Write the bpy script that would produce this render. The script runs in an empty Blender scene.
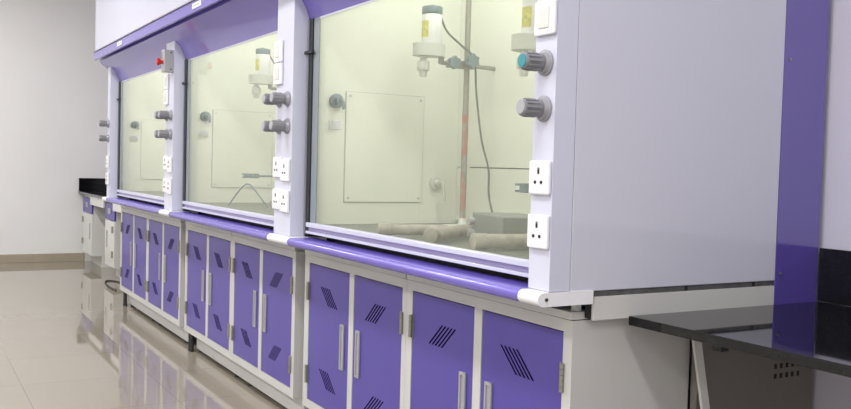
import bpy, bmesh, math, random
from mathutils import Vector, Matrix
random.seed(4)
C = bpy.context.scene.collection

# ------------------------------------------------------------------ camera
cam_d = bpy.data.cameras.new('camera')
cam = bpy.data.objects.new('camera', cam_d); C.objects.link(cam)
Rv = Vector((0.49857115, 0.86642278, 0.027173)); Uv = Vector((-0.04968694, -0.00273177, 0.99876111))
Fv = Vector((-0.8654236, 0.49930362, -0.04168792))
M = Matrix((Rv, Uv, -Fv)).transposed().to_4x4(); M.translation = Vector((2.7166, -1.4158, 1.1016))
cam.matrix_world = M
cam_d.sensor_width = 36; cam_d.lens = 906.7253 / 851 * 36; cam_d.clip_start = .02
bpy.context.scene.camera = cam

# ------------------------------------------------------------------ light, exposure
vs = bpy.context.scene.view_settings
vs.view_transform = 'Standard'; vs.look = 'None'; vs.gamma = 1; vs.use_curve_mapping = False
vs.exposure = 0.0
w = bpy.data.worlds.new('world'); bpy.context.scene.world = w; w.use_nodes = True
w.node_tree.nodes['Background'].inputs[0].default_value = (.9, .93, 1, 1)
w.node_tree.nodes['Background'].inputs[1].default_value = .3
CEIL = 3.1
LIGHTS = [(-5.6, -1.3), (-5.6, -3.2), (-3.2, -1.3), (-3.2, -3.2), (-.8, -1.3), (-.8, -3.2), (1.6, -1.3), (1.6, -3.2), (3.8, -1.3), (3.8, -3.2)]
LP = 37
HOODP = 9
def area(name, loc, sx, sy, power, col=(1, .98, .96), parent=None, rot=(0, 0, 0)):
    l = bpy.data.lights.new(name, 'AREA'); l.shape = 'RECTANGLE'; l.size = sx; l.size_y = sy; l.energy = power; l.color = col
    o = bpy.data.objects.new(name, l); C.objects.link(o); o.location = loc; o.rotation_euler = rot
    if parent: o.parent = parent
    return o

# ------------------------------------------------------------------ materials
def mat(name, col, rough=.5, metal=0, coat=0, coat_r=.05, spec=.5, var=0, vscale=6, bump=0, bscale=200):
    m = bpy.data.materials.new(name); m.use_nodes = True
    n = m.node_tree.nodes; L = m.node_tree.links; b = n['Principled BSDF']
    b.inputs['Base Color'].default_value = (*col, 1); b.inputs['Roughness'].default_value = rough
    b.inputs['Metallic'].default_value = metal; b.inputs['Coat Weight'].default_value = coat
    b.inputs['Coat Roughness'].default_value = coat_r; b.inputs['Specular IOR Level'].default_value = spec
    if var or bump:
        tc = n.new('ShaderNodeTexCoord')
    if var:
        t = n.new('ShaderNodeTexNoise'); t.inputs['Scale'].default_value = vscale; t.inputs['Detail'].default_value = 5
        L.new(tc.outputs['Object'], t.inputs['Vector'])
        r = n.new('ShaderNodeValToRGB'); r.color_ramp.elements[0].position = .3; r.color_ramp.elements[1].position = .7
        r.color_ramp.elements[0].color = (*[c * (1 - var) for c in col], 1)
        r.color_ramp.elements[1].color = (*[min(1, c * (1 + var * .5)) for c in col], 1)
        L.new(t.outputs['Fac'], r.inputs['Fac']); L.new(r.outputs['Color'], b.inputs['Base Color'])
    if bump:
        t = n.new('ShaderNodeTexNoise'); t.inputs['Scale'].default_value = bscale
        L.new(tc.outputs['Object'], t.inputs['Vector'])
        bp = n.new('ShaderNodeBump'); bp.inputs['Strength'].default_value = bump; bp.inputs['Distance'].default_value = .002
        L.new(t.outputs['Fac'], bp.inputs['Height']); L.new(bp.outputs['Normal'], b.inputs['Normal'])
    return m
LAV = mat('lavender_white_enamel', (.60, .61, .74), .28, coat=.3, var=.02, vscale=3)
LAVS = mat('glossy_lavender_white_enamel', (.59, .60, .70), .3, spec=.3, coat=.8, coat_r=.03)
WHT = mat('white_enamel', (.57, .565, .56), .4, coat=.1, var=.02, vscale=3)
BWHT = mat('bench_white_enamel', (.70, .70, .68), .35, coat=.2)
PUR = mat('purple_enamel', (.090, .066, .335), .35, spec=.35, coat=.12, var=.03, vscale=3, bump=.03, bscale=300)
PURC = mat('canopy_purple_enamel', (.165, .125, .51), .25, coat=.5, var=.02, vscale=3)
PURT = mat('sill_purple_enamel', (.14, .10, .50), .24, coat=.4, bump=.05, bscale=250)
PURP = mat('panel_purple_enamel', (.10, .07, .36), .12, coat=1, coat_r=.02, spec=.8)
DARK = mat('dark_gap', (.012, .012, .014), .7)
VENT = mat('vent_slot', (.012, .008, .04), .9, spec=0)
BLK = mat('black_rubber', (.02, .02, .022), .5)
CREAM = mat('cream_liner', (.81, .82, .75), .4, var=.03, vscale=2)
STEEL = mat('brushed_steel', (.34, .33, .30), .42, metal=.8, var=.1, vscale=40)
ALU = mat('satin_aluminium', (.46, .455, .46), .42, metal=.5)
KNOB = mat('grey_plastic', (.22, .22, .24), .38, coat=.2)
KNOBL = mat('light_grey_plastic', (.36, .36, .40), .35, coat=.2)
KNOBM = mat('mid_grey_plastic', (.30, .30, .33), .35, coat=.2)
TEAL = mat('teal_sticker', (.04, .24, .29), .4)
PLAST = mat('white_plastic', (.80, .80, .84), .3, coat=.3)
PLASTG = mat('off_white_plastic', (.62, .63, .60), .4)
GREYB = mat('grey_box_enamel', (.15, .16, .16), .45, coat=.1)
RED = mat('red_plastic', (.55, .02, .02), .35)
YEL = mat('yellow_sticker', (.72, .68, .16), .5, var=.3, vscale=80)
BLUEG = mat('blue_grey_plastic', (.14, .20, .24), .45)
WORK = mat('grey_epoxy_worktop', (.10, .11, .09), .35, var=.25, vscale=30)
PIPE = mat('dusty_pipe', (.34, .31, .28), .6, var=.4, vscale=25)
RUST = mat('rusted_steel', (.4, .3, .27), .6, var=.4, vscale=28)
_r = [n for n in RUST.node_tree.nodes if n.type == 'VALTORGB'][0]; _r.color_ramp.elements[0].color = (.30, .28, .26, 1); _r.color_ramp.elements[1].color = (.40, .15, .12, 1); _r.color_ramp.elements[0].position = .42; _r.color_ramp.elements[1].position = .56
RUBG = mat('grey_track', (.24, .27, .30), .4)
SLOT = mat('grey_gap_strip', (.11, .11, .11), .6, var=.3, vscale=40)
WALLM = mat('painted_wall', (.80, .80, .80), .7, var=.03, vscale=1.5, bump=.15, bscale=60)
WALLB = mat('lavender_painted_wall', (.62, .60, .72), .7, var=.02, vscale=1.5)
CEILM = mat('ceiling_paint', (.8, .8, .8), .8)
BASEB = mat('beige_skirting_tile', (.40, .35, .27), .25, var=.08, vscale=8)
LABEL = mat('white_label', (.72, .72, .78), .5)
CABLE = mat('cable_rubber', (.10, .12, .12), .5)
TRIMG = mat('grey_trim', (.30, .29, .33), .4)
SILLREFL = mat('lilac_sill_reflection', (.36, .31, .58), .25, coat=.5)  # purple sill's reflection, painted as a colour on the sash rail
GREYP = mat('grey_panel', (.20, .185, .17), .5)  # dark warm grey of the lower panel and bracket bar

def granite():
    m = bpy.data.materials.new('black_granite'); m.use_nodes = True
    n = m.node_tree.nodes; L = m.node_tree.links; b = n['Principled BSDF']
    tc = n.new('ShaderNodeTexCoord'); v = n.new('ShaderNodeTexNoise'); v.inputs['Scale'].default_value = 260
    r = n.new('ShaderNodeValToRGB'); r.color_ramp.elements[0].position = .62; r.color_ramp.elements[1].position = .75
    r.color_ramp.elements[0].color = (.006, .006, .007, 1); r.color_ramp.elements[1].color = (.035, .035, .035, 1)
    L.new(tc.outputs['Object'], v.inputs['Vector']); L.new(v.outputs['Fac'], r.inputs['Fac']); L.new(r.outputs['Color'], b.inputs['Base Color'])
    b.inputs['Roughness'].default_value = .04; b.inputs['Specular IOR Level'].default_value = .45
    return m
GRAN = granite()

def tiles():
    m = bpy.data.materials.new('glossy_beige_tile'); m.use_nodes = True
    n = m.node_tree.nodes; L = m.node_tree.links; b = n['Principled BSDF']
    tc = n.new('ShaderNodeTexCoord')
    mp = n.new('ShaderNodeMapping'); mp.inputs['Location'].default_value = (1.38, .32, 0)
    L.new(tc.outputs['Object'], mp.inputs['Vector'])
    br = n.new('ShaderNodeTexBrick'); br.offset = 0; br.inputs['Scale'].default_value = 1
    br.inputs['Brick Width'].default_value = .6; br.inputs['Row Height'].default_value = .6
    br.inputs['Mortar Size'].default_value = .0016; br.inputs['Mortar Smooth'].default_value = .1
    br.inputs['Color1'].default_value = (.32, .287, .232, 1); br.inputs['Color2'].default_value = (.307, .274, .22, 1)
    br.inputs['Mortar'].default_value = (.20, .175, .14, 1)
    L.new(mp.outputs['Vector'], br.inputs['Vector'])
    no = n.new('ShaderNodeTexNoise'); no.inputs['Scale'].default_value = 14; no.inputs['Detail'].default_value = 8
    L.new(tc.outputs['Object'], no.inputs['Vector'])
    mx = n.new('ShaderNodeMixRGB'); mx.blend_type = 'MULTIPLY'; mx.inputs[0].default_value = .25
    rr = n.new('ShaderNodeValToRGB'); rr.color_ramp.elements[0].color = (.75, .75, .75, 1)
    L.new(no.outputs['Fac'], rr.inputs['Fac']); L.new(br.outputs['Color'], mx.inputs[1]); L.new(rr.outputs['Color'], mx.inputs[2])
    L.new(mx.outputs['Color'], b.inputs['Base Color'])
    b.inputs['Roughness'].default_value = .025; b.inputs['Specular IOR Level'].default_value = .8
    return m
TILE = tiles()

def glass():
    m = bpy.data.materials.new('dusty_sash_glass'); m.use_nodes = True
    n = m.node_tree.nodes; L = m.node_tree.links; n.remove(n['Principled BSDF']); out = n['Material Output']
    tr = n.new('ShaderNodeBsdfTransparent'); tr.inputs[0].default_value = (.97, .98, .95, 1)
    df = n.new('ShaderNodeBsdfTranslucent'); df.inputs[0].default_value = (.9, .93, .8, 1)
    d2 = n.new('ShaderNodeBsdfDiffuse'); d2.inputs[0].default_value = (.85, .87, .75, 1)
    md = n.new('ShaderNodeMixShader'); md.inputs[0].default_value = .5
    L.new(df.outputs[0], md.inputs[1]); L.new(d2.outputs[0], md.inputs[2])
    tc = n.new('ShaderNodeTexCoord'); no = n.new('ShaderNodeTexNoise'); no.inputs['Scale'].default_value = 2.2; no.inputs['Detail'].default_value = 6
    L.new(tc.outputs['Object'], no.inputs['Vector'])
    mr = n.new('ShaderNodeMapRange'); mr.inputs['To Min'].default_value = .055; mr.inputs['To Max'].default_value = .115
    L.new(no.outputs['Fac'], mr.inputs['Value'])
    m1 = n.new('ShaderNodeMixShader'); L.new(mr.outputs[0], m1.inputs[0]); L.new(tr.outputs[0], m1.inputs[1]); L.new(md.outputs[0], m1.inputs[2])
    gl = n.new('ShaderNodeBsdfGlossy'); gl.inputs['Roughness'].default_value = .01
    fr = n.new('ShaderNodeFresnel'); fr.inputs[0].default_value = 1.35
    ge = n.new('ShaderNodeNewGeometry'); sb = n.new('ShaderNodeMath'); sb.operation = 'SUBTRACT'; sb.inputs[0].default_value = 1; L.new(ge.outputs['Backfacing'], sb.inputs[1])
    mu = n.new('ShaderNodeMath'); mu.operation = 'MULTIPLY'; L.new(fr.outputs[0], mu.inputs[0]); L.new(sb.outputs[0], mu.inputs[1])
    m2 = n.new('ShaderNodeMixShader'); L.new(mu.outputs[0], m2.inputs[0]); L.new(m1.outputs[0], m2.inputs[1]); L.new(gl.outputs[0], m2.inputs[2])
    L.new(m2.outputs[0], out.inputs[0])
    return m
GLASS = glass()
def emis(name, col, s):
    m = bpy.data.materials.new(name); m.use_nodes = True; b = m.node_tree.nodes['Principled BSDF']
    b.inputs['Base Color'].default_value = (.9, .9, .9, 1)
    b.inputs['Emission Color'].default_value = (*col, 1); b.inputs['Emission Strength'].default_value = s
    return m
LAMPM = emis('lamp_diffuser', (1, .98, .95), 4)

# ------------------------------------------------------------------ mesh builder
def origin_of(o):
    v = Vector((0, 0, 0))
    while o is not None:
        v += o.location; o = o.parent
    return v
class MB:
    def __init__(s): s.bm = bmesh.new()
    def _merge(s, b, m, smooth=True):
        me = bpy.data.meshes.new('t')
        for f in b.faces: f.material_index = m; f.smooth = smooth
        lim = math.radians(32)
        for e in b.edges: e.smooth = smooth and len(e.link_faces) == 2 and e.calc_face_angle(0) < lim
        b.to_mesh(me); b.free(); s.bm.from_mesh(me); bpy.data.meshes.remove(me)
    def box(s, x0, x1, y0, y1, z0, z1, m=0, bev=0, rz=0, pivot=None):
        b = bmesh.new(); bmesh.ops.create_cube(b, size=1)
        bmesh.ops.scale(b, vec=(x1 - x0, y1 - y0, z1 - z0), verts=b.verts)
        if bev: bmesh.ops.bevel(b, geom=b.edges[:], offset=bev, segments=2, profile=.5, affect='EDGES')
        bmesh.ops.translate(b, vec=((x0 + x1) / 2, (y0 + y1) / 2, (z0 + z1) / 2), verts=b.verts)
        if rz:
            p = Vector(pivot or ((x0 + x1) / 2, (y0 + y1) / 2, 0))
            bmesh.ops.rotate(b, cent=p, matrix=Matrix.Rotation(rz, 3, 'Z'), verts=b.verts)
        s._merge(b, m, False); return s
    def cyl(s, p0, p1, r0, r1=None, m=0, seg=28, bev=0):
        p0, p1 = Vector(p0), Vector(p1); r1 = r0 if r1 is None else r1; d = p1 - p0
        b = bmesh.new(); bmesh.ops.create_cone(b, cap_ends=True, segments=seg, radius1=r0, radius2=r1, depth=d.length)
        if bev:
            ed = [e for e in b.edges if abs(e.verts[0].co.z - e.verts[1].co.z) < 1e-6]
            bmesh.ops.bevel(b, geom=ed, offset=bev, segments=2, profile=.5, affect='EDGES')
        q = Vector((0, 0, 1)).rotation_difference(d.normalized())
        bmesh.ops.transform(b, matrix=Matrix.Translation((p0 + p1) / 2) @ q.to_matrix().to_4x4(), verts=b.verts)
        s._merge(b, m); return s
    def star(s, p0, p1, r, lobes=6, m=0):   # lobed hand knob
        p0, p1 = Vector(p0), Vector(p1); d = p1 - p0; q = Vector((0, 0, 1)).rotation_difference(d.normalized())
        b = bmesh.new(); N = lobes * 6; rings = []
        for z in (-.5, .5):
            rings.append([b.verts.new((math.cos(2 * math.pi * i / N) * r * (1 + .14 * math.cos(lobes * 2 * math.pi * i / N)),
                                       math.sin(2 * math.pi * i / N) * r * (1 + .14 * math.cos(lobes * 2 * math.pi * i / N)), z * d.length)) for i in range(N)])
        for i in range(N): b.faces.new((rings[0][i], rings[0][(i + 1) % N], rings[1][(i + 1) % N], rings[1][i]))
        b.faces.new(rings[0][::-1]); b.faces.new(rings[1])
        bmesh.ops.transform(b, matrix=Matrix.Translation((p0 + p1) / 2) @ q.to_matrix().to_4x4(), verts=b.verts)
        s._merge(b, m); return s
    def prism(s, pts, a0, a1, m=0, axis='x'):  # closed profile; axis x: pts=(y,z); y: (x,z); z: (x,y)
        f = {'x': lambda a, u, v: (a, u, v), 'y': lambda a, u, v: (u, a, v), 'z': lambda a, u, v: (u, v, a)}[axis]
        b = bmesh.new(); A = [b.verts.new(f(a0, *p)) for p in pts]; B = [b.verts.new(f(a1, *p)) for p in pts]; n = len(pts)
        for i in range(n): b.faces.new((A[i], A[(i + 1) % n], B[(i + 1) % n], B[i]))
        b.faces.new(A[::-1]); b.faces.new(B); bmesh.ops.recalc_face_normals(b, faces=b.faces)
        s._merge(b, m); return s
    def tube(s, pts, r, m=0, seg=10, smooth=6, closed=False):
        P = [Vector(p) for p in pts]; Q = []
        n = len(P)
        for i in range(n - 1):
            a, b_, c, d = P[max(i - 1, 0)], P[i], P[i + 1], P[min(i + 2, n - 1)]
            for k in range(smooth):
                t = k / smooth
                Q.append(.5 * ((2 * b_) + (c - a) * t + (2 * a - 5 * b_ + 4 * c - d) * t * t + (3 * b_ - a - 3 * c + d) * t ** 3))
        Q.append(P[-1]); b = bmesh.new(); rings = []; up = Vector((.13, .21, .97))
        for i, p in enumerate(Q):
            t = (Q[min(i + 1, len(Q) - 1)] - Q[max(i - 1, 0)]).normalized()
            u = t.cross(up)
            if u.length < .05: u = t.cross(Vector((1, 0, 0)))
            u.normalize(); v = t.cross(u)
            rings.append([b.verts.new(p + (u * math.cos(2 * math.pi * k / seg) + v * math.sin(2 * math.pi * k / seg)) * r) for k in range(seg)])
        for A, B in zip(rings, rings[1:]):
            for k in range(seg): b.faces.new((A[k], A[(k + 1) % seg], B[(k + 1) % seg], B[k]))
        b.faces.new(rings[0][::-1]); b.faces.new(rings[-1]); bmesh.ops.recalc_face_normals(b, faces=b.faces)
        s._merge(b, m); return s
    def build(s, name, mats, parent=None, label=None, origin=None):
        mats = mats if isinstance(mats, (list, tuple)) else [mats]
        if parent is not None: org = origin_of(parent)
        elif origin is not None: org = Vector(origin)
        else:
            xs = [v.co for v in s.bm.verts]
            org = Vector(((min(c.x for c in xs) + max(c.x for c in xs)) / 2, (min(c.y for c in xs) + max(c.y for c in xs)) / 2, min(c.z for c in xs)))
        bmesh.ops.translate(s.bm, vec=-org, verts=s.bm.verts)
        me = bpy.data.meshes.new(name); s.bm.to_mesh(me); s.bm.free()
        for m in mats: me.materials.append(m)
        o = bpy.data.objects.new(name, me); C.objects.link(o)
        if parent is not None: o.parent = parent
        else: o.location = org
        if label: o['label'] = label
        return o
def thing(name, label, cat, loc, group=None):
    o = bpy.data.objects.new(name, None); C.objects.link(o); o.empty_display_size = .1; o.location = loc
    return tag(o, label, cat, group)
def tag(o, label, cat, group=None):
    o['label'] = label; o['category'] = cat
    if group: o['group'] = group
    return o
def struct(name, mb, m, origin=(0, 0, 0)):
    o = mb.build(name, m, origin=origin); o['kind'] = 'structure'; return o

# ------------------------------------------------------------------ the room
XW, XR, YB, YF = -7.43, 4.8, .889, -4.4
struct('floor', MB().box(XW - .1, XR + .1, YF - .1, YB + .1, -.1, 0), TILE)
struct('ceiling', MB().box(XW - .1, XR + .1, YF - .1, YB + .1, CEIL, CEIL + .1), CEILM)
struct('wall_end', MB().box(XW - .1, XW, YF, YB, 0, CEIL), WALLM)
struct('wall_back', MB().box(XW, XR, YB, YB + .1, 0, CEIL), WALLB)
struct('wall_front', MB().box(XW, XR, YF - .1, YF, 0, CEIL), WALLM)
struct('wall_right', MB().box(XR, XR + .1, YF, YB, 0, CEIL), WALLM)
struct('baseboard_end', MB().box(XW, XW + .012, YF, .26, 0, .087, bev=.002), BASEB)
for i, (x, y) in enumerate(LIGHTS):
    t = thing('ceiling_light', 'recessed white ceiling light panel over the open floor', 'light', (x, y, CEIL - .05), 'ceiling light panels')
    MB().box(x - .62, x + .62, y - .17, y + .17, CEIL - .05, CEIL - .002, bev=.004).build('light_housing', PLAST, t)
    area('lamp', (0, 0, -.012), 1.16, .28, LP, parent=t)

# ------------------------------------------------------------------ fume hoods
GT = 1.662                        # top of the glass
COVE = [(-.036, GT), (-.040, 1.675), (-.052, 1.705), (-.073, 1.74), (-.103, 1.768), (-.135, 1.795), (-.158, 1.812)]
def post(hood, xa, xb):
    prof = [(-.102, .8155)] + [(-.102, 1.768)] + [(y - .001, z) for y, z in reversed(COVE[1:4])] + [(-.041, 1.66), (-.041, .8155)]
    return MB().prism(prof, xa, xb).build('post', LAV, hood)
def plate(hood, xc, zc, s=.082, pins=True, gang=True):
    m = MB(); h = s / 2
    m.box(xc - h, xc + h, -.113, -.1025, zc - h * 1.03, zc + h * 1.03, 0, bev=.004)
    if pins:
        m.box(xc - .003, xc + .003, -.1145, -.1125, zc + .009, zc + .020, 1)
        m.box(xc - .003, xc + .003, -.1145, -.1125, zc + .021, zc + .0235, 1)
        for sx in (-1, 1): m.cyl((xc + sx * .012, -.1126, zc - .011), (xc + sx * .012, -.1145, zc - .011), .0042, m=1, seg=14)
        return m.build('power_socket', [PLAST, DARK], hood)
    m.box(xc - .021, xc + .021, -.1155, -.1125, zc - .024, zc + .024, 2, bev=.0015)
    return m.build('switch_plate', [PLAST, DARK, PLASTG], hood)
def valve(hood, xc, zc, cap=KNOBL):
    k = MB().cyl((xc, -.1025, zc), (xc, -.108, zc), .031, m=0, bev=.001).cyl((xc, -.108, zc), (xc, -.117, zc), .027, .023, m=0)
    k.cyl((xc, -.117, zc), (xc, -.170, zc), .0205, .019, m=1, bev=.002, seg=32)
    for a in range(12):
        an = a * math.pi / 6; dx, dz = math.cos(an) * .0200, math.sin(an) * .0200
        k.cyl((xc + dx, -.128, zc + dz), (xc + dx, -.164, zc + dz), .0024, m=1, seg=8)
    o = k.build('valve_knob', [KNOBM, KNOB], hood)
    MB().cyl((xc, -.1695, zc), (xc, -.1725, zc), .0165, .0155).build('knob_cap', cap, o)
    return o
def hood(xa, xb, label, near=False):
    H = thing('fume_hood', label, 'fume hood', ((xa + xb) / 2, .3, .78), 'white fume hoods standing in one row')
    wl = .097; wr = .082; xc0 = xa - (.055 if xa < -4 else 0)
    # casing
    MB().box(xa, xa + .016, -.035, .684, .812, 2.4).build('side_panel', LAV, H)
    p = MB().box(xb - .016, xb, -.0385, .684, .812, 2.4, bev=.0015)
    p.build('side_panel', LAVS, H)
    MB().box(xa + .017, xb - (.024 if near else .017), .685, .70, .80, 2.4).build('back_panel', LAV, H)
    MB().box(xc0, xb, -.186, .684, 2.401, 2.42).build('top_panel', LAV, H)
    MB().box(xc0, xb, -.186, -.172, 1.885, 2.40, bev=.001).box(xc0, xa - .001, -.171, .684, 1.885, 2.40).build('front_housing', LAV, H)
    # canopy: fascia board and the concave cove under it
    back = [(-.024, GT), (-.028, 1.69), (-.04, 1.72), (-.062, 1.755), (-.092, 1.785), (-.13, 1.815), (-.158, 1.84), (-.158, 1.858), (-.172, 1.858)]
    MB().prism(COVE + [(-.158, 1.872), (-.152, 1.872), (-.152, 1.822)] + back[::-1][3:], xc0, xb).build('canopy', PURC, H)
    MB().box(xc0, xb, -.192, -.177, 1.822, 1.878, bev=.0015).build('fascia', PURC, H)
    MB().box(xc0, xb - .006, -.199, -.140, 1.8785, 1.8845).box(xb - .006, xb - .001, -.201, -.160, 1.8782, 1.8845, 1).build('trim_strip', [TRIMG, DARK], H)
    # liner
    L = MB(); li = xa + .115; ri = xb - .10
    L.box(xa + .017, li, -.03, .66, .862, 2.3).box(ri, xb - .017, -.03, .66, .862, 2.3)
    L.box(xa + .017, xb - .017, .664, .684, .862, 2.3)
    L.box(li + .001, ri - .001, .648, .6635, 1.106, 2.0).box(li + .001, ri - .001, .648, .6635, .875, 1.101)
    L.box(xa + .017, xb - .017, -.03, .684, 2.301, 2.33)
    L.box(xa + .017, xb - .017, -.022, -.006, 1.70, 2.30)
    L.build('liner', CREAM, H)
    MB().box(li + .10, ri - .002, .6525, .6636, 1.1015, 1.1055).build('baffle_slot', DARK, H)
    MB().box(xa + .017, xb - .017, -.03, .684, .835, .861).build('worktop', WORK, H)
    bp = MB().box(li + .0005, li + .006, .118, .474, .952, 1.392, 0, bev=.001)
    for y, z in ((.134, .968), (.458, .968), (.134, 1.376), (.458, 1.376)): bp.cyl((li + .006, y, z), (li + .009, y, z), .0045, m=1, seg=12)
    for a, b, c, d in ((.1155, .1178, .952, 1.392), (.4742, .4765, .952, 1.392), (.1155, .4765, .9497, .9518), (.1155, .4765, 1.3922, 1.3943)): bp.box(li + .0003, li + .0035, a, b, c, d, 1)
    bp.build('inspection_panel', [CREAM, ALU], H)
    def outlet(y, z, drop):
        o = MB().cyl((li + .001, y, z), (li + .016, y, z), .029, m=0, bev=.002).cyl((li + .016, y, z), (li + .045, y, z), .013, m=0)
        o.tube([(li + .045, y, z), (li + .06, y + .004, z - .004), (li + .063, y + .01, z - drop)], .007, 0)
        return o.build('gas_outlet', BLUEG if drop < .05 else PLASTG, H)
    outlet(.072, 1.352, .035)
    MB().box(li + .0005, li + .004, .045, .095, 1.24, 1.275, bev=.001).build('outlet_label', LABEL, H)
    outlet(.541, 1.033, .075)
    area('hood_lamp', ((xa + xb) / 2 - H.location.x, 0, 1.49), 1.0, .35, HOODP, (1, 1, .97), parent=H)
    MB().box((xa + xb) / 2 - .55, (xa + xb) / 2 + .55, .1, .5, 2.285, 2.3).build('lamp_housing', PLASTG, H)
    # posts, tracks, sash
    post(H, xa, xa + wl); post(H, xb - wr, xb)
    MB().box(xa + wl + .001, xa + wl + .052, -.046, -.036, .823, GT, 0).box(xa + wl + .012, xa + wl + .02, -.050, -.046, .823, GT, 1).build('sash_track', [BLK, RUBG], H)
    MB().box(xa + wl + .052, xa + wl + .105, -.040, -.036, .874, GT).build('sash_stile', RUBG, H)
    MB().box(xa + wl - .004, xa + wl + .075, -.058, -.0465, 1.527, 1.538, bev=.001).build('sash_clip', BLK, H)
    gx0, gx1 = xa + wl + .055, xb - wr + .002
    MB().box(gx0, gx1, -.0335, -.0295, .86, 1.72).build('glass_pane', GLASS, H)
    MB().box(xa + wl + .107, gx1, -.040, -.036, GT - .007, GT, 0).build('sash_top_rail', LAV, H)
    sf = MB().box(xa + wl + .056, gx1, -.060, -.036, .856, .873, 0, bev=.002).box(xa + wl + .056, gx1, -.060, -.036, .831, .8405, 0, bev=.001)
    sf.box(xa + wl + .056, gx1, -.046, -.036, .841, .8555, 1)  # recessed web, coloured with the sill's reflection
    s_ = sf.build('sash_bottom_rail', [LAV, SILLREFL], H)
    # sill: plate and rounded nose, white end blocks under the posts
    def nose(r, zt, zb, yb, yc=-.120, zc=.7975):
        pts = [(yb, zt)]
        for i in range(13):
            a = math.pi / 2 + i * math.pi / 12
            pts.append((yc + math.cos(a) * r, zc + math.sin(a) * r))
        pts += [(yb, zb)]
        return pts
    cl = .155; cr = .078 if near else .068
    MB().prism(nose(.016, .8135, .7815, -.03), xa + cl, xb - cr).build('sill', PURT, H)
    for a, b in ((xa, xa + cl - .0005), (xb - cr + .0005, xb + (.004 if near else 0))):
        e = MB().prism(nose(.0165, .8150, .7810, .03), a, b)
        o = e.build('sill_end_block', PLAST, H)
        if near and b > xb: MB().cyl((b, -.112, .798), (b + .0015, -.112, .798), .005, m=1, seg=14).cyl((b + .0012, -.112, .798), (b + .0022, -.112, .798), .0028, m=0, seg=6).build('screw', [DARK, STEEL], o)
    # base blocks, near-black to stand for the shaded void under the hood
    fr = MB().box(xa + .03, xb - .06, .05, .66, .757, .775, 0).box(xa + .03, xb - .04, .05, .64, .776, .811, 0)
    fr.box(xb - .032, xb - .012, .036, .64, .742, .811, 0)
    fr.build('base_void', DARK, H)
    if near:
        MB().box(xb - .010, xb, .037, .684, .739, .797, bev=.001).build('side_rail', WHT, H)
        g = MB().box(xb - .010, xb - .006, .037, .684, .798, .8115, 0)
        for y in (.345, .60): g.box(xb - .006, xb - .003, y, y + .008, .798, .8115, 1)
        g.build('gap_strip', [SLOT, DARK], H)
        MB().box(xb - .06, xb - .04, .015, .03, .7575, .7775).build('spacer_block', WHT, H)
    # labels on the fascia, fittings on the posts
    for lx in (xa + .78,): MB().box(lx, lx + .15, -.1945, -.1922, 1.838, 1.864, 0).box(lx + .02, lx + .13, -.1948, -.1944, 1.848, 1.854, 1).build('fascia_label', [LABEL, KNOBL], H)
    xr_ = xb - wr / 2; xl_ = xa + wl / 2
    for z in (1.083, .955): plate(H, xr_, z, .078 if near else .080)
    for z in (1.354, 1.246): valve(H, xr_, z, TEAL if near and z > 1.3 else KNOBL)
    return H
H1 = hood(-4.315, -2.515, 'farthest white fume hood, standing beside the end wall and the white end benches')
H2 = hood(-2.515, -.715, 'middle white fume hood, between the other two, its left post carrying the red emergency button')
H3 = hood(-.715, 1.03, 'nearest and largest white fume hood, its blank grey-white side panel facing the black bench', True)
# left post fittings: sockets and valves where the left post carries them
for H, xa in ((H1, -4.315), (H2, -2.515), (H3, -.715)):
    xc = xa + .0475
    for z in (1.354, 1.246): valve(H, xc, z)
    for z in (1.073, .95): plate(H, xc, z, .086)
# blank switch plates
plate(H3, .991, 1.458, .078, pins=False)
for H, xc in ((H1, -2.565), (H2, -.765)):
    for z in (1.548, 1.458): plate(H, xc, z, .084, pins=False)
# conduit cover between the plates
eb = MB().box(-2.492, -2.426, -.156, -.1025, 1.592, 1.716, 0, bev=.003)
for z in (1.70, 1.607): eb.cyl((-2.4262, -.118, z), (-2.4245, -.118, z), .004, m=1, seg=10)
eb = eb.build('emergency_stop_box', [ALU, DARK], H2)
MB().cyl((-2.462, -.156, 1.648), (-2.462, -.170, 1.648), .012).cyl((-2.462, -.170, 1.648), (-2.462, -.189, 1.648), .020, bev=.004).build('emergency_stop_button', RED, eb)
ty = MB()
for i, z in enumerate((1.668, 1.682, 1.696)): ty.box(-2.485, -2.470, -.1595, -.1555, z, z + .008, 0)
ty.build('indicator_lamps', KNOB, eb)

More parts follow.
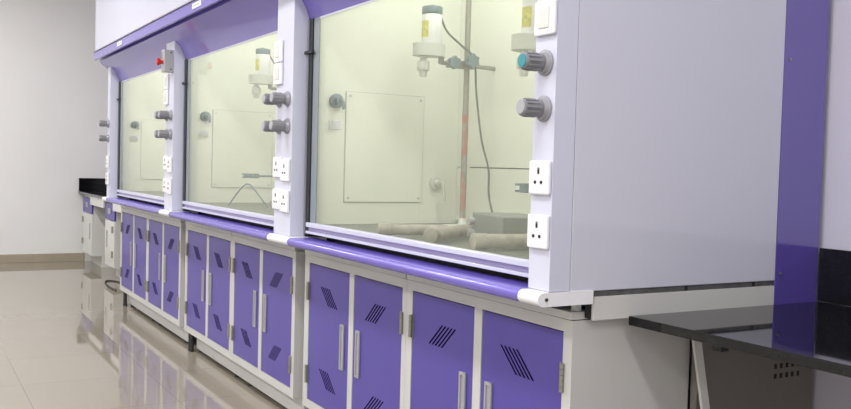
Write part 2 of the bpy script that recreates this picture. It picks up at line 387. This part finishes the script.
# ------------------------------------------------------------------ base cabinets
ZT, ZB = .7045, .152
def door(cabt, x0, x1, hinge, vent, near):
    """hinge/vent: 'l' or 'r' / vent '\\' or '/' """
    d = MB().box(x0 + .002, x1 - .002, .0015, .020, ZB + .002, ZT - .003, 0, bev=.0012)
    xc = (x0 + x1) / 2 + (.004 if hinge == 'l' else -.012)
    for zc in (.588, .265):
        for i in range(5):
            s = -1 if vent == '\\' else 1
            xo = xc + (i - 2) * .0185; lean = .038 * s; hz = .034; hw = .0042
            d.prism([(xo - lean - hw, zc - hz), (xo - lean + hw, zc - hz), (xo + lean + hw, zc + hz), (xo + lean - hw, zc + hz)], .0009, .003, 1, axis='y')
    D = d.build('door', [PUR, VENT], cabt)
    hx = x1 - .05 if hinge == 'l' else x0 + .045
    h = MB(); a, b, z0, z1 = hx - .0165, hx + .0165, .338, .507
    h.box(a, a + .007, -.006, .0012, z0, z1, 0, bev=.0015).box(b - .007, b, -.006, .0012, z0, z1, 0, bev=.0015)
    h.box(a + .007, b - .007, -.006, .0012, z0, z0 + .009, 0).box(a + .007, b - .007, -.006, .0012, z1 - .009, z1, 0)
    h.box(a + .007, b - .007, -.001, .0012, z0 + .009, z1 - .009, 1)
    h.build('handle', [ALU, KNOBL], D)
    for zc in (.590, .255):
        hg = MB(); x = x0 - .003 if hinge == 'l' else x1 + .003
        for k in range(5): hg.cyl((x, -.004, zc - .036 + k * .0145), (x, -.004, zc - .036 + k * .0145 + .0135), .0062, seg=14)
        s = 1 if hinge == 'l' else -1
        hg.box(min(x, x + s * .014), max(x, x + s * .014), -.0005, .0012, zc - .036, zc + .036)
        hg.build('hinge', STEEL, D)
    return D
def cabinet(xa, xb, doors, label):
    T = thing('base_cabinet', label, 'cabinet', ((xa + xb) / 2, .22, 0), 'purple-door base cabinets under the fume hoods')
    (a0, a1), (b0, b1) = doors[0][:2], doors[1][:2]
    f = MB()
    f.box(xa, a0, 0, .021, .117, .735).box(a1, b0, 0, .021, .152, ZT).box(b1, xb, 0, .021, .117, .735)
    f.box(a0, b1, 0, .021, .117, .152).box(a0, b1, 0, .021, ZT, .735)
    f.box(xa, xa + .018, .021, .40, .117, .735).box(xb - .018, xb, .021, .40, .117, .735)
    f.box(xa + .018, xb - .018, .385, .40, .117, .735).box(xa + .018, xb - .018, .021, .385, .117, .135).box(xa + .018, xb - .018, .021, .385, .717, .735)
    f.build('carcass', WHT, T)
    MB().box(xa + .003, xb - .003, -.004, .39, .737, .7565, bev=.001).build('top_rail', WHT, T)
    for x0, x1, hg, v in doors: door(T, x0, x1, hg, v, True)
    return T
PL = [-4.3, -2.5, -.7]
def base(k, names, vents):
    o = -1.8 * (2 - k)
    dd = [(-.6555 + o, -.2773 + o, 'l', vents[0]), (-.2386 + o, .1296 + o, 'r', vents[1]), (.1965 + o, .5599 + o, 'l', vents[2]), (.5992 + o, .9627 + o, 'r', vents[3])]
    c1 = cabinet(-.70 + o, .1565 + o, dd[:2], names[0]); c2 = cabinet(.158 + o, .997 + o, dd[2:], names[1])
    for c, xa, xb in ((c1, -.70 + o, .1565 + o), (c2, .158 + o, .997 + o)):
        pa = xa + .085 if c is c1 else xa
        MB().box(pa, xb, .05, .066, .024, .1165).box(pa, pa + .016, .066, .36, .024, .1165).build('plinth', WHT, c)
        for x in (xa + .10, xb - .10):
            for y in (.085, .33): MB().cyl((x, y, 0), (x, y, .012), .026, m=0, seg=18).cyl((x, y, .012), (x, y, .117), .011, m=0, seg=12).build('foot', BLK, c)
    for x in (-.672 + o, -.640 + o): MB().cyl((x, .03, .015), (x, .03, .117), .010, seg=12).cyl((x, .03, 0), (x, .03, .015), .013, seg=14).build('foot', BLK, c1)
base(0, ['purple two-door base cabinet farthest from the camera, next to the white end benches', 'purple two-door base cabinet under the right half of the farthest fume hood'], '/\\\\/')
base(1, ['purple two-door base cabinet under the left half of the middle fume hood', 'purple two-door base cabinet under the right half of the middle fume hood'], '\\\\\\/')
base(2, ['purple two-door base cabinet under the left half of the nearest fume hood', 'purple two-door base cabinet nearest the camera, its white side below the side rail'], '\\//\\')

# ------------------------------------------------------------------ things in the hoods
def stand(x, y, top, label):
    T = thing('lab_stand', label, 'stand', (x, y, .861), 'stirrer stands inside the fume hoods')
    MB().box(x - .07, x + .07, y - .05, y + .09, .8615, .872, bev=.003).cyl((x, y, .872), (x, y, .90), .018, .015).build('base', PLASTG, T)
    MB().cyl((x, y, .90), (x, y, 1.34), .0125, m=0, seg=16).cyl((x, y, 1.34), (x, y, top), .0115, m=1, seg=16).build('rod', [RUST, STEEL], T, 'steel rod, rust red along its lower part')
    return T
def stirrer(x, y, z, ys, label, cable, arm=.125):
    """body hangs at (x,y); arm runs along y to the stand rod at ys"""
    T = thing('overhead_stirrer', label, 'stirrer', (x, y, z - .06), 'overhead stirrers inside the fume hoods')
    b = MB(); b.cyl((x, y, z + .022), (x, y, z + .135), .0385, m=0, bev=.003, seg=32)
    b.build('motor_body', PLAST, T)
    MB().cyl((x, y, z + .136), (x, y, z + .165), .040, m=0, bev=.004).cyl((x, y, z + .165), (x, y, z + .172), .008).build('motor_cap', BLUEG, T)
    st = [(x + .039 * math.cos(a), y + .039 * math.sin(a)) for a in [math.radians(-128 + 6 * i) for i in range(14)]] + [(x + .0375 * math.cos(a), y + .0375 * math.sin(a)) for a in [math.radians(-128 + 6 * i) for i in range(13, -1, -1)]]
    MB().prism(st, z + .045, z + .108, axis='z').build('sticker', YEL, T)
    fl = MB(); pts = []
    for i in range(24):
        a = 2 * math.pi * i / 24
        pts.append((x + .047 * math.cos(a), y - .010 + .068 * math.sin(a)))
    fl.prism(pts, z - .026, z + .021, axis='z').build('gearbox', PLASTG, T)
    MB().cyl((x, y - .034, z - .0265), (x, y - .034, z - .045), .012).cyl((x, y - .034, z - .045), (x, y - .034, z - .082), .024, bev=.003).cyl((x, y - .034, z - .082), (x, y - .034, z - .105), .017, .013).build('chuck', PLASTG, T)
    MB().cyl((x, y + .045, z - .045), (x, ys + arm, z - .050), .0085).cyl((x, y + .045, z - .026), (x, y + .045, z - .05), .011).build('support_arm', STEEL, T)
    for yy, r in ((ys - .092, .023), (ys - .008, .026)):
        MB().star((x + .028, yy, z - .045 + (r - .023) * 4), (x + .048, yy, z - .045 + (r - .023) * 4), r).cyl((x + .012, yy, z - .045 + (r - .023) * 4), (x + .028, yy, z - .045 + (r - .023) * 4), .008).build('clamp_knob', BLUEG, T)
    MB().box(x - .014, x + .014, ys - .10, ys + .02, z - .062, z - .032, bev=.004).build('boss_head', STEEL, T)
    MB().tube(cable, .0042, seg=8).build('power_cable', CABLE, T)
    return T
stand(-.35, .526, 1.80, 'tall rust-stained stand in the nearest hood, bearing the fully visible stirrer')
stirrer(-.335, .352, 1.553, .526, 'white overhead stirrer with yellow sticker, fully visible in the nearest hood',
        [(-.335, .385, 1.70), (-.32, .41, 1.63), (-.31, .47, 1.58), (-.305, .53, 1.53), (-.305, .545, 1.40), (-.305, .575, 1.22), (-.30, .61, 1.10), (-.30, .615, 1.0), (-.25, .60, .93)])
stand(.40, .50, 1.80, 'second stand in the nearest hood, hidden behind the right post')
stirrer(.415, .285, 1.495, .50, 'partly hidden white overhead stirrer in the nearest hood, beside its right post',
        [(.415, .318, 1.63), (.44, .36, 1.58), (.45, .50, 1.50), (.45, .56, 1.40), (.45, .58, 1.10), (.45, .58, .88)])
cx = MB().cyl((.40, .285, 1.043), (.40, .505, 1.043), .007, m=0).box(.39, .41, .265, .30, 1.028, 1.058, 0, bev=.003).box(.396, .404, .245, .267, 1.030, 1.037, 0).box(.396, .404, .245, .267, 1.050, 1.057, 0)
tag(cx.build('utility_clamp', BLUEG), 'small dark two-finger clamp in the nearest hood beside its upper socket', 'clamp')
stand(-2.08, .52, 1.80, 'stand in the middle hood, mostly hidden behind the post')
stirrer(-2.065, .29, 1.555, .52, 'white overhead stirrer hanging in the middle fume hood',
        [(-2.065, .32, 1.70), (-2.04, .36, 1.62), (-2.03, .40, 1.50), (-2.03, .44, 1.36), (-2.03, .40, 1.15), (-2.03, .42, .88)])
cx = MB().cyl((-2.08, .20, 1.025), (-2.08, .505, 1.025), .006, m=0).box(-2.09, -2.07, .235, .285, 1.012, 1.038, 0, bev=.003).box(-2.084, -2.076, .19, .235, 1.012, 1.020, 0).box(-2.084, -2.076, .19, .235, 1.030, 1.038, 0)
tag(cx.build('utility_clamp', BLUEG), 'small blue-grey clamp on the stand in the middle hood', 'clamp')
T = thing('heating_unit', 'dark grey box with front knobs on the worktop of the nearest hood', 'heater', (.30, .36, .861))
R0 = math.radians(-14)
MB().box(.17, .46, .235, .40, .8625, .954, bev=.004, rz=R0, pivot=(.17, .235, 0)).build('case', GREYB, T)
for dz in (.888, .925):
    MB().cyl((.190, .2295, dz), (.186, .211, dz), .012, m=0).build('knob', KNOBL, T)
def pipe(p0, p1, r, label):
    p0, p1 = Vector(p0), Vector(p1)
    m = MB().cyl(p0, p1, r, m=0, seg=20, bev=r * .3)
    d = (p1 - p0).normalized(); m.cyl(p0 - d * .01, p0 + d * .035, r * 1.12, m=0, seg=20, bev=.003)
    return tag(m.build('glass_condenser_sleeve', [PIPE, PLASTG]), label, 'tube', 'dusty tubes lying on the hood worktop')
pipe((-.03, -.005, .884), (.05, .22, .884), .019, 'leftmost dusty pale tube on the worktop of the nearest hood')
pipe((.27, .02, .887), (.0, .38, .887), .022, 'dusty tube lying in front of the lab stand, between two others')
pipe((.50, .035, .887), (.53, .30, .887), .022, 'dusty tube lying in front of the grey box')
ar = MB().tube([(-2.03, .10, .863), (-1.96, .13, .94), (-1.90, .16, .985), (-1.86, .19, .95), (-1.80, .24, .863)], .004, seg=8)
tag(ar.build('wire_arch', mat('blue_grey_wire', (.10, .16, .24), .4)), 'thin blue-grey wire arch on the worktop of the middle hood', 'wire')
wd = MB().box(-1.95, -1.80, .30, .42, .8625, .895, bev=.006).cyl((-1.95, .36, .885), (-2.0, .35, .885), .012, m=0)
tag(wd.build('small_tray', PIPE), 'small grey-brown tray behind the wire arch in the middle hood', 'tray')

# ------------------------------------------------------------------ end benches by the far wall
B = thing('side_bench_worktop', 'black granite worktop with low splashback against the end wall', 'worktop', (-5.9, .5, .722))
MB().box(-7.415, -4.36, .185, .885, .722, .745, bev=.002).build('top', GRAN, B)
MB().box(-7.428, -7.41, .195, .885, .746, .882, bev=.001).build('splashback', GRAN, B)
MB().box(-6.765, -6.085, .20, .215, .635, .7215).box(-5.645, -4.40, .20, .215, .635, .7215).build('apron', BWHT, B)
def bench_cab(xa, xb, label, hinge_x, hx):
    T = thing('drawer_cabinet', label, 'cabinet', ((xa + xb) / 2, .5, 0), 'white end-bench cabinets with purple drawers')
    MB().box(xa, xb, .235, .86, .113, .72).build('carcass', BWHT, T)
    MB().box(xa + .01, xb, .32, .82, .0, .112).build('plinth', BWHT, T)
    d = MB().box(xa + .006, xb - .006, .2175, .234, .54, .690, bev=.002).build('drawer', PUR, T)
    xc = (xa + xb) / 2
    MB().box(xc - .055, xc + .055, .2105, .217, .595, .645, 0, bev=.002).box(xc - .042, xc + .042, .2095, .212, .603, .632, 1).build('drawer_pull', [ALU, KNOBL], d)
    dd = MB().box(xa + .006, xb - .006, .2175, .234, .118, .534, bev=.002).build('door', BWHT, T)
    MB().box(hx - .012, hx + .012, .210, .217, .28, .44, bev=.002).build('handle', ALU, dd)
    for z in (.46, .235): MB().cyl((hinge_x, .2135, z - .03), (hinge_x, .2135, z + .03), .012, seg=12).build('hinge', STEEL, dd)
bench_cab(-7.30, -6.77, 'white cabinet with purple drawer in the corner by the end wall', -7.25, -6.86)
bench_cab(-6.08, -5.65, 'white cabinet with purple drawer right of the kneehole', -5.71, -5.98)
tag(MB().tube([(-5.05, .12, .006), (-5.3, .11, .006), (-5.62, .14, .006), (-5.68, .20, .006), (-5.5, .25, .006), (-5.2, .20, .006), (-4.95, .2, .006)], .006, seg=8).build('power_cable', BLK),
    'looped black cable on the floor in front of the end bench', 'cable')

# ------------------------------------------------------------------ right end: purple panel and black bench
sp = thing('service_panel', 'glossy purple vertical panel between the nearest hood and the back wall', 'panel', (1.02, .777, 0))
MB().box(1.008, 1.03, .6855, .866, .70, 2.2, bev=.001).build('panel_sheet', PURP, sp)
for z in (1.425, .83, .95):
    if z != .95: MB().cyl((1.03, .706, z), (1.0325, .706, z), .005, seg=12).build('screw', STEEL, sp)
vp = MB().box(1.006, 1.028, .40, .866, .0, .698, 0)
for i in range(5):
    for k in range(4): vp.box(1.0275, 1.0286, .700 + i * .024, .700 + i * .024 + .011, .618 - k * .028, .632 - k * .028, 1)
vp.build('vented_lower_panel', [GREYP, DARK], sp)
T = thing('black_bench', 'black granite bench top against the near hood side, with splashback and steel bracket', 'bench', (1.9, .5, 0))
MB().box(1.032, 3.6, .147, .866, .722, .745, bev=.002).build('top', GRAN, T)
MB().box(1.032, 3.6, .868, .886, .7455, .899, bev=.001).build('splashback', GRAN, T)
tl = MB(); tl.prism([(.346, .7215), (.372, .7215), (.535, .0), (.509, .0)], 1.043, 1.052); tl.build('leg', BWHT, T)
MB().box(3.3, 3.34, .3, .34, 0, .7215).build('leg', BWHT, T)
MB().box(1.204, 1.218, .298, .62, .690, .703).box(1.19, 1.218, .272, .297, .680, .7215, 1).build('bracket', [GREYP, BLK], T)
